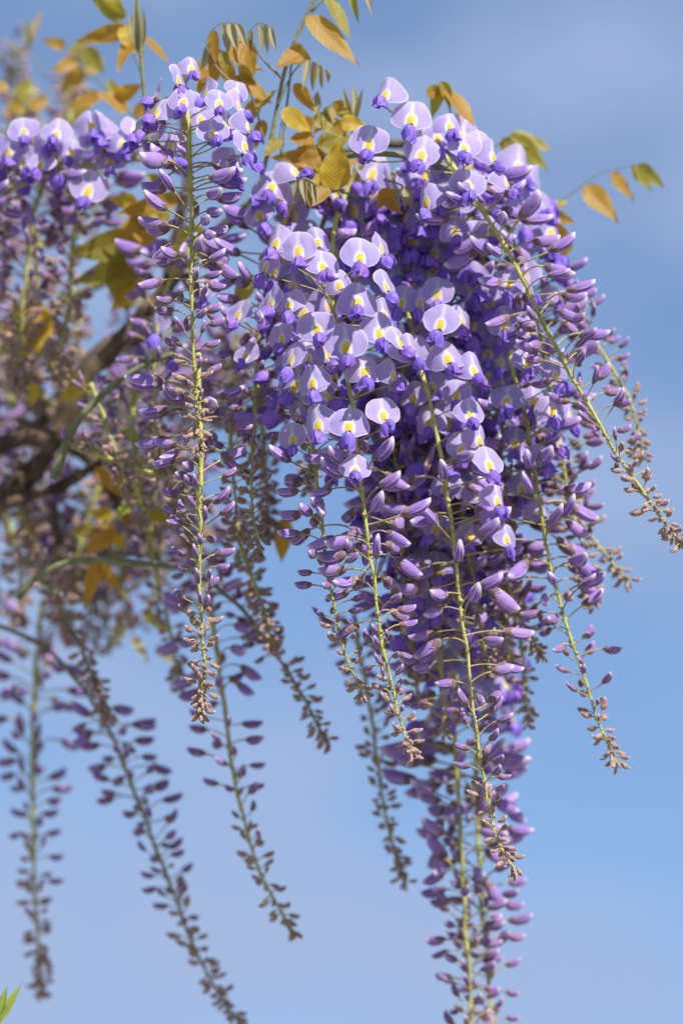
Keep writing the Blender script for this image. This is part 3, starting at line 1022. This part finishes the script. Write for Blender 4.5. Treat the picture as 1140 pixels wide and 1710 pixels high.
# ------------------------------------------------------------------ branches
def branch(name, label, pts, dz, r0, r1, mat, rough=0.0, segs=10, cat='branch', seed=0):
    w = [P(p[0], p[1], dz + (p[2] if len(p) > 2 else 0)) for p in pts]
    path = smooth_path(w, 0.003)
    n = len(path)
    V, F = tube(path, lambda t: lerp(r0, r1, t) * S * (1 + rough * .35 * noise.noise(Vector((t * 22, seed, 0)))), segs)
    if rough:
        for i, v in enumerate(V):
            c = path[min(n - 1, i // segs)]
            q = v * 130 + Vector((seed, 0, 0))
            k = 1 + rough * (.28 * noise.noise(q) + .25 * noise.noise(q * .35))
            V[i] = c + (v - c) * k
    org = path[0]
    o = link(name, mesh_from(name, [v - org for v in V], F, [mat]))
    o.location = org
    return tag(o, label, cat, 'vine stems carrying the racemes')


branch('woody_branch', 'thick gnarled brown branch rising from the left edge towards the slim raceme',
       [(-90, 900), (0, 830), (70, 770), (110, 700), (150, 620), (200, 578), (248, 548), (278, 480), (296, 390), (312, 300), (308, 190), (304, 110)],
       .23, 23, 7, M_BARK, 1.1, 12, seed=3)
branch('woody_branch', 'second brown branch crossing under the thick one at the left',
       [(-80, 760), (0, 745), (60, 730), (120, 745), (170, 790), (230, 850)], .28, 21, 10, M_BARK, 1.0, 12, seed=8)
branch('woody_branch', 'dark straight branch coming from the left edge below the fork',
       [(-80, 865), (0, 845), (60, 825), (110, 808), (170, 770)], .20, 13, 9, M_BARK, .6, 10, seed=5)
branch('woody_branch', 'short knotted brown branch stub between pink buds and slim raceme',
       [(60, 720), (120, 640), (165, 585), (215, 555), (260, 560)], .29, 18, 9, M_BARK, 1.0, 12, seed=12)
branch('woody_branch', 'brown branch running behind the blossom mass from left to right',
       [(170, 600), (260, 500), (350, 400), (450, 320), (560, 262), (660, 240), (760, 262), (850, 330)], .15, 13, 7, M_BARK, .7, 10, seed=15)
branch('green_shoot', 'green arching shoot left of the slim raceme above the fork',
       [(90, 800), (120, 720), (170, 660), (230, 615), (290, 590)], .10, 9, 4, M_SHOOT, .2, 8)
branch('green_shoot', 'green shoot arching out of the dark fork to the brown budded raceme',
       [(30, 1000), (60, 965), (110, 940), (170, 935), (240, 942)], .15, 6, 6, M_SHOOT, .2, 8)
branch('green_shoot', 'slim grey green shoot climbing out of the top edge right of the raceme top',
       [(430, 320), (445, 265), (458, 205), (475, 120), (500, 50), (540, -30)], .045, 4.2, 3.4, M_SHOOT, .2, 8)
branch('green_shoot', 'slim upright shoot above the left slim raceme reaching the top edge',
       [(250, 250), (243, 180), (237, 110), (232, 40), (228, -30)], .05, 4.0, 3.2, M_SHOOT, .2, 8)
branch('green_shoot', 'green shoot visible between the flowers at the upper right',
       [(400, 350, .06), (470, 300, .05), (540, 270, .03), (600, 258), (660, 258), (710, 268), (760, 290), (805, 350)], .03, 6, 5, M_SHOOT, .2, 8)
branch('green_shoot', 'short pale shoot tilted through the yellow leaves at the left',
       [(60, 540), (110, 500), (160, 478), (230, 445)], .30, 9, 8, M_SHOOT, .2, 8)
branch('green_shoot', 'thin second shoot parallel to the climbing one in the middle top',
       [(470, 260), (476, 200), (482, 150), (488, 90)], .06, 2.6, 2.0, M_SHOOT, .2, 8)


branch('green_shoot', 'pale yellowish twig slanting down at the left edge',
       [(-20, 560), (20, 600), (50, 640), (90, 680)], .28, 8, 6, M_STEM, .2, 8)
branch('green_shoot', 'yellow green twig crossing the tangle right of the fork',
       [(130, 740), (200, 752), (270, 780), (330, 815)], .15, 4, 3, M_STEM, .2, 8)
branch('woody_branch', 'thin dark twig above the fork running to the right',
       [(30, 700), (90, 725), (160, 752), (230, 775), (290, 800)], .19, 6, 4, M_BARK, .5, 8, seed=21)
branch('woody_branch', 'tan upright twig below the dark straight branch',
       [(100, 800), (92, 850), (96, 900), (90, 960)], .30, 9, 7, M_BARK, .5, 8, seed=25)
branch('woody_branch', 'dark twig curling down from the fork',
       [(150, 760), (190, 830), (235, 880), (270, 950)], .24, 12, 5, M_BARK, .7, 10, seed=27)


# ------------------------------------------------------------------ leaves
def leaflet_mesh(rng, kind):
    """Unit leaflet along +X, width along Y, normal +Z."""
    nu, nv = 14, 8
    V, UV, RIM = [], [], []
    fold = {'open': rng.uniform(.12, .35), 'fold': 1.25}[kind]
    droop = rng.uniform(-.10, .16)
    ph = rng.uniform(0, 6)
    for i in range(nu + 1):
        u = i / nu
        half = .5 * (math.sin(math.pi * u ** .62)) ** .85 * (1 - .25 * u ** 3) if 0 < u < 1 else .006
        if u > .8:
            half = max(.006, half * (1 - (u - .8) * 1.6))
        for j in range(nv + 1):
            v = j / nv * 2 - 1
            y = v * half * math.cos(fold * abs(v) * .8)
            z = abs(v) * half * math.sin(fold) * .9 + ((.05 * math.sin(9 * u + ph + 2 * v) + .025 * math.sin(23 * u + 2 * ph)) * abs(v) if kind == 'open' else 0)
            z += -.0
            V.append(Vector((u, y, z)) + Vector((0, 0, -droop * u * u)))
            UV.append((u, v))
            RIM.append(max(abs(v), 0))
    F = []
    for i in range(nu):
        for j in range(nv):
            a = i * (nv + 1) + j
            F.append((a, a + nv + 1, a + nv + 2, a + 1))
    return V, F, UV, RIM


LEAFLETS = {}
for kind in ('open', 'fold'):
    for mk in M_LEAF:
        row = []
        for v in range(4):
            V, F, UV, RIM = leaflet_mesh(random.Random(v * 7 + 3), kind)
            row.append(mesh_from('leaflet', V, F, [M_LEAF[mk]], uv=UV, attr={'rim': RIM}))
        LEAFLETS[kind, mk] = row
LGROUP = 'young leaves on the vine'


def leaf_spray(label, stalk, dz, leaflets, seed=0, stalk_r=2.0, name='leaf_spray'):
    """leaflets: (base px, base py, tip px, tip py, width px, material, kind, roll deg, tip dz)."""
    rng = random.Random(seed)
    w = [P(p[0], p[1], dz + (p[2] if len(p) > 2 else 0)) for p in stalk]
    path = smooth_path(w, .004)
    root = thing(name, label, 'leaf', path[0], LGROUP)
    inv = Matrix.Translation(-root.location)
    V, F = tube(path, lambda t: stalk_r * S * lerp(1.2, .5, t), 6)
    link('stalk', mesh_from('stalk', V, F, [M_SHOOT]), root, inv)
    for q in leaflets:
        bx, by, tx, ty, wd, mk = q[:6]
        kind = q[6] if len(q) > 6 else 'open'
        roll = q[7] if len(q) > 7 else rng.uniform(-35, 35)
        tdz = q[8] if len(q) > 8 else rng.uniform(-.012, .012)
        a = P(bx, by, dz)
        b = P(tx, ty, dz + tdz)
        x = (b - a)
        ln = x.length
        x.normalize()
        nrm = -FWD * math.cos(R(roll)) + (x.cross(FWD)) * math.sin(R(roll)) + UP * .25
        nrm = (nrm - x * nrm.dot(x)).normalized()
        y = nrm.cross(x)
        M = Matrix.Translation(a) @ Matrix((x, y, nrm)).transposed().to_4x4() @ Matrix.Diagonal((ln, wd * S / max(.35, math.cos(R(roll))) * (1.0 if kind == 'open' else 1.4), wd * S, 1))
        link('leaflet', rng.choice(LEAFLETS[kind, mk]), root, inv @ M)
    return root


leaf_spray('amber leaf spray hanging into the top edge right of centre', [(520, 20), (548, -10), (580, -40), (610, -60)], .045,
           [(512, 25, 600, 110, 44, 'amber', 'open', 15), (545, -8, 588, 68, 26, 'olive', 'open', 30), (575, -30, 600, 40, 20, 'olive', 'fold'),
            (598, -40, 622, 28, 18, 'silky', 'fold'), (560, -20, 620, -40, 24, 'amber')], 1)
leaf_spray('bronze young leaf with drooping silky leaflets arching over the slim raceme', [(400, 150), (360, 110), (345, 70), (365, 40), (395, 38)], .03,
           [(350, 70, 336, 118, 22, 'silky', 'fold'), (356, 50, 362, 110, 20, 'amber'), (372, 40, 382, 92, 22, 'silky', 'fold'), (385, 38, 398, 88, 22, 'silky', 'fold'),
            (395, 40, 412, 80, 18, 'silky', 'fold'), (366, 80, 350, 130, 26, 'amber'), (372, 85, 378, 125, 20, 'olive')], 2)
leaf_spray('small leaf with a comb of hanging silky leaflets left of the climbing shoot', [(470, 130), (440, 100), (415, 60), (432, 38), (455, 45)], .035,
           [(420, 50, 418, 92, 16, 'silky', 'fold'), (432, 40, 436, 90, 16, 'silky', 'fold'), (442, 40, 448, 92, 16, 'silky', 'fold'), (452, 44, 462, 88, 14, 'silky', 'fold'),
            (412, 65, 425, 130, 26, 'amber'), (405, 70, 392, 112, 24, 'amber')], 3)
leaf_spray('amber leaf with fringed silky tips right of the climbing shoot', [(462, 180), (490, 120), (515, 100), (540, 115)], .04,
           [(500, 90, 462, 110, 34, 'amber'), (515, 100, 505, 150, 16, 'silky', 'fold'), (525, 102, 522, 155, 16, 'silky', 'fold'), (535, 108, 538, 150, 16, 'silky', 'fold'),
            (543, 115, 549, 140, 12, 'silky', 'fold'), (492, 138, 527, 190, 24, 'amber'), (480, 85, 520, 100, 36, 'amber', 'open', -20)], 4)
leaf_spray('broad amber leaves beside the open flowers of the slim raceme', [(440, 240), (430, 190), (415, 150), (395, 128)], .05,
           [(392, 128, 456, 172, 34, 'amber', 'open', 25), (430, 165, 405, 215, 26, 'amber'), (425, 180, 462, 150, 22, 'olive'), (440, 200, 425, 250, 24, 'amber')], 5)
leaf_spray('golden leaf pointing right above the pale flowers', [(470, 260), (468, 225), (472, 195)], .03,
           [(470, 185, 522, 220, 38, 'gold', 'open', 10), (468, 230, 440, 262, 24, 'olive')], 6)
leaf_spray('yellow green broad leaf glowing in the middle of the top flowers', [(600, 330), (570, 320), (552, 315)], .035,
           [(556, 318, 566, 232, 56, 'gold', 'open', 0), (548, 312, 520, 345, 26, 'amber')], 7)
leaf_spray('amber leaves spread between the climbing shoot and the broad glowing leaf', [(560, 300), (520, 275), (480, 265)], .055,
           [(545, 270, 450, 262, 40, 'amber', 'open', 20), (520, 290, 462, 282, 30, 'amber'), (500, 268, 520, 235, 30, 'olive'), (530, 280, 480, 300, 30, 'gold'),
            (540, 262, 500, 245, 34, 'amber'), (520, 285, 545, 330, 26, 'olive')], 8)
leaf_spray('small golden leaf touching the upper left pale flower', [(560, 260), (575, 230), (575, 205)], .04,
           [(568, 205, 612, 208, 34, 'gold', 'open', 5), (575, 225, 560, 260, 20, 'olive')], 9)
leaf_spray('greyish young leaf bud standing left of the topmost flower', [(590, 230), (585, 190), (590, 160)], .06,
           [(586, 200, 572, 145, 16, 'silky', 'fold'), (590, 195, 590, 138, 16, 'silky', 'fold'), (594, 198, 606, 146, 14, 'silky', 'fold'), (588, 185, 560, 190, 16, 'olive', 'fold')], 10)
leaf_spray('olive leaf draped behind the topmost right flowers', [(760, 230), (750, 180), (735, 150)], .06,
           [(712, 160, 748, 142, 26, 'amber'), (735, 136, 752, 185, 26, 'olive', 'fold', 20), (745, 150, 796, 214, 30, 'amber', 'open', 45), (735, 140, 720, 200, 24, 'olive')], 11)
leaf_spray('blurred olive leaf of three leaflets right of the topmost flowers', [(800, 290), (820, 250), (850, 228), (862, 222)], .13,
           [(850, 226, 925, 250, 34, 'olive', 'open', 25), (852, 228, 915, 285, 40, 'olive', 'open', -10), (845, 235, 878, 320, 34, 'olive', 'open', 30),
            (838, 230, 870, 270, 30, 'amber')], 12)
leaf_spray('lone leaf spray reaching right into the open sky', [(870, 380), (915, 350), (955, 322), (1000, 290), (1045, 278), (1062, 276)], .14,
           [(975, 310, 1032, 372, 44, 'amber', 'open', 10), (1018, 288, 1058, 336, 28, 'amber', 'open', 25), (1052, 278, 1088, 320, 24, 'olive', 'open', 20),
            (1062, 276, 1110, 314, 28, 'olive', 'open', -20), (905, 352, 950, 334, 22, 'gold', 'open', 20)], 13, 1.6)
leaf_spray('rounded amber leaf standing below the lone right spray', [(900, 430), (925, 425), (945, 425)], .10,
           [(942, 428, 916, 358, 46, 'amber', 'open', 0)], 14)
leaf_spray('silky folded young leaf hanging in front of the upper blossom mass', [(640, 300), (660, 305), (690, 318)], .03,
           [(672, 312, 676, 350, 18, 'silky', 'fold'), (682, 312, 688, 352, 18, 'silky', 'fold'), (664, 318, 668, 348, 14, 'silky', 'fold'), (650, 312, 630, 350, 26, 'amber'),
            (640, 330, 672, 358, 18, 'amber')], 15)
leaf_spray('small silky folded leaf over the pale flowers near the centre', [(530, 310), (510, 298), (490, 305)], .02,
           [(496, 302, 494, 345, 18, 'silky', 'fold'), (506, 300, 510, 340, 16, 'silky', 'fold'), (522, 306, 528, 342, 16, 'silky', 'fold'), (514, 302, 518, 350, 16, 'olive', 'fold')], 16)
leaf_spray('blurred amber leaves at the top edge left of the slim raceme', [(240, 130), (220, 80), (200, 40), (180, 10)], .11,
           [(215, 48, 125, 70, 30, 'amber', 'open', 30), (210, 30, 150, -5, 30, 'olive'), (222, 62, 195, 120, 26, 'amber'), (240, 62, 288, 108, 18, 'amber', 'open', 40),
            (212, 40, 225, 90, 44, 'gold', 'open', 0), (195, 30, 190, -20, 30, 'olive')], 17)
leaf_spray('silky shoot tip standing at the top edge above the slim raceme', [(237, 100), (232, 60), (230, 20)], .05,
           [(232, 85, 226, -5, 22, 'silky', 'fold', 10), (234, 80, 240, 10, 18, 'silky', 'fold', -20), (230, 70, 218, 20, 16, 'silky', 'fold'), (228, 60, 240, 100, 22, 'silky')], 18)
leaf_spray('blurred silky leaf bud alone in the top left sky', [(80, 130), (55, 95), (48, 70)], .30,
           [(48, 80, 72, 14, 26, 'silky', 'fold'), (50, 75, 40, 30, 20, 'silky', 'fold'), (50, 85, 20, 88, 14, 'silky', 'fold')], 19)
leaf_spray('blurred olive round leaves behind the pale flowers at the left', [(190, 160), (160, 130), (140, 110)], .18,
           [(140, 80, 175, 125, 36, 'olive', 'open', 0), (150, 170, 120, 200, 30, 'olive'), (190, 180, 220, 150, 26, 'amber')], 20)
leaf_spray('large dark gold leaves left of the slim raceme', [(280, 440), (230, 420), (190, 430)], .16,
           [(250, 400, 110, 425, 62, 'olive', 'open', 20), (240, 440, 120, 470, 60, 'olive', 'open', 0), (200, 430, 215, 525, 70, 'olive', 'open', 5),
            (245, 410, 160, 395, 40, 'gold'), (240, 460, 185, 520, 50, 'gold', 'open', 0)], 21)
leaf_spray('amber gold leaf patch at the left edge above the branch', [(120, 520), (90, 530), (60, 540)], .24,
           [(92, 530, -10, 560, 66, 'gold', 'open', 0), (85, 540, 30, 600, 44, 'gold', 'open', 10), (70, 530, 10, 510, 36, 'amber')], 22)
leaf_spray('yellow leaf scrap beside the knotted branch stub', [(120, 600), (118, 640), (118, 660)], .20,
           [(140, 640, 95, 672, 34, 'gold', 'open', 0), (60, 640, 50, 680, 26, 'gold', 'open', 0), (120, 620, 150, 660, 22, 'gold')], 23)
leaf_spray('amber leaf glowing alone left of the central stem tips', [(500, 860), (485, 870), (472, 868)], .16,
           [(474, 865, 470, 940, 38, 'amber', 'open', 0), (480, 868, 510, 850, 16, 'olive')], 24)
leaf_spray('amber leaves dangling in the gap left of the long slim raceme', [(240, 880), (200, 890), (170, 905)], .20,
           [(180, 895, 140, 925, 36, 'amber', 'open', 0), (165, 935, 140, 1020, 30, 'amber', 'open', 10), (165, 940, 205, 990, 26, 'amber', 'open', 15),
            (190, 890, 210, 920, 24, 'gold')], 25)
leaf_spray('yellow green leaves behind the top of the left slim raceme', [(330, 330), (290, 320), (260, 330)], .12,
           [(300, 330, 190, 360, 34, 'amber'), (280, 310, 240, 290, 24, 'olive'), (340, 380, 280, 430, 44, 'olive', 'open', 0), (420, 460, 390, 520, 36, 'olive', 'open', 0),
            (230, 340, 180, 330, 30, 'gold')], 26)
leaf_spray('dim olive leaves in the tangle right of the thick branch', [(180, 760), (220, 800), (260, 840)], .17,
           [(190, 800, 250, 850, 34, 'olive'), (230, 830, 190, 870, 26, 'green'), (250, 770, 310, 790, 22, 'green'), (200, 720, 260, 740, 22, 'green'),
            (240, 850, 300, 880, 26, 'olive'), (160, 780, 200, 830, 24, 'amber'), (270, 800, 330, 840, 26, 'green')], 27)
leaf_spray('yellowish blurred leaves under the slim raceme in the gap', [(300, 1000), (240, 1020), (200, 1060)], .30,
           [(240, 1020, 290, 1060, 24, 'olive'), (210, 1040, 180, 1090, 26, 'silky'), (260, 1080, 300, 1110, 22, 'silky'), (220, 1060, 250, 1110, 20, 'silky')], 28)
leaf_spray('fresh green leaf tip poking in at the bottom left corner', [(-30, 1760), (-14, 1720), (0, 1690)], -.02,
           [(-6, 1712, 38, 1640, 18, 'green', 'open', 20, 0), (2, 1690, 12, 1645, 14, 'green', 'fold', 0, 0), (-10, 1710, 22, 1672, 16, 'green', 'open', -20, 0),
            (-20, 1700, 6, 1660, 16, 'green', 'fold', 10, 0)], 29)

leaf_spray('bronze leaves fanned just above the flowers of the slim raceme', [(330, 150), (345, 120), (370, 105), (400, 100)], .05,
           [(345, 110, 330, 160, 26, 'amber'), (360, 105, 352, 150, 24, 'amber'), (375, 103, 392, 150, 28, 'amber'), (395, 100, 440, 120, 26, 'amber'),
            (385, 100, 405, 60, 22, 'amber'), (400, 104, 425, 150, 26, 'olive'), (340, 120, 318, 100, 20, 'gold')], 30)
leaf_spray('bronze leaves half hidden behind the sideways flowers at the left', [(230, 200), (200, 170), (170, 160)], .15,
           [(215, 185, 160, 150, 36, 'amber'), (190, 165, 240, 140, 28, 'amber'), (200, 170, 180, 130, 28, 'olive'), (170, 160, 110, 180, 34, 'amber'),
            (225, 195, 270, 160, 30, 'amber')], 31)
leaf_spray('orange leaves showing between pale flowers left of the broad glowing leaf', [(560, 290), (530, 310), (505, 330)], .07,
           [(540, 300, 480, 320, 38, 'amber'), (520, 315, 470, 350, 34, 'gold'), (530, 305, 560, 350, 34, 'amber'), (555, 290, 600, 320, 34, 'amber'), (540, 295, 520, 250, 30, 'gold')], 32)
leaf_spray('amber leaves behind the pale flowers under the topmost bloom', [(660, 290), (620, 280), (590, 285)], .08,
           [(640, 285, 590, 260, 34, 'amber'), (620, 282, 640, 330, 36, 'gold'), (600, 285, 570, 320, 34, 'amber'), (650, 288, 690, 320, 30, 'olive')], 33)
leaf_spray('dull amber leaves at the left between slim raceme and sideways flowers', [(300, 380), (270, 370), (230, 380)], .14,
           [(270, 372, 200, 345, 44, 'amber'), (250, 375, 190, 400, 48, 'amber'), (235, 380, 260, 430, 40, 'amber'), (280, 375, 240, 330, 36, 'olive')], 34)
leaf_spray('ochre leaves low in the left tangle under the fork', [(210, 860), (180, 870), (150, 890)], .22,
           [(190, 866, 150, 850, 30, 'gold'), (175, 872, 190, 915, 28, 'amber'), (160, 885, 110, 890, 28, 'olive'), (200, 862, 240, 880, 26, 'amber')], 35)

leaf_spray('bronze leaflets dangling between the climbing shoot and the topmost right flowers', [(560, 250), (545, 215), (548, 180), (565, 165)], .06,
           [(548, 190, 520, 225, 26, 'amber'), (552, 178, 540, 232, 24, 'olive'), (560, 168, 585, 205, 26, 'amber'), (550, 200, 585, 235, 26, 'amber')], 36)
leaf_spray('bronze young leaves against the sky at the far top left', [(150, 130), (120, 90), (95, 60)], .24,
           [(130, 100, 85, 120, 28, 'amber'), (110, 78, 70, 66, 24, 'amber'), (120, 92, 150, 60, 26, 'olive'), (140, 118, 100, 150, 30, 'amber'), (145, 125, 175, 95, 24, 'amber')], 37)
leaf_spray('bronze leaves along the left edge above the sideways flowers', [(60, 190), (30, 165), (0, 150)], .22,
           [(40, 172, 10, 190, 30, 'amber'), (30, 165, 55, 130, 28, 'olive'), (10, 155, -20, 130, 28, 'amber'), (50, 182, 85, 160, 28, 'amber')], 38)

leaf_spray('bronze olive leaflets filling the gap between slim raceme and right flowers', [(570, 330), (535, 270), (520, 220), (525, 190)], .05,
           [(525, 230, 480, 235, 34, 'amber'), (530, 245, 575, 225, 32, 'olive'), (535, 262, 490, 275, 36, 'amber'), (545, 280, 600, 268, 36, 'amber'),
            (522, 210, 555, 185, 26, 'olive'), (522, 215, 498, 192, 26, 'amber'), (526, 192, 530, 150, 22, 'silky', 'fold'), (550, 295, 515, 320, 34, 'gold')], 39)
leaf_spray('two olive leaflets under the lone right spray near its base', [(880, 400), (905, 370), (930, 345)], .13,
           [(905, 370, 875, 345, 26, 'olive'), (918, 358, 960, 372, 24, 'amber')], 40)
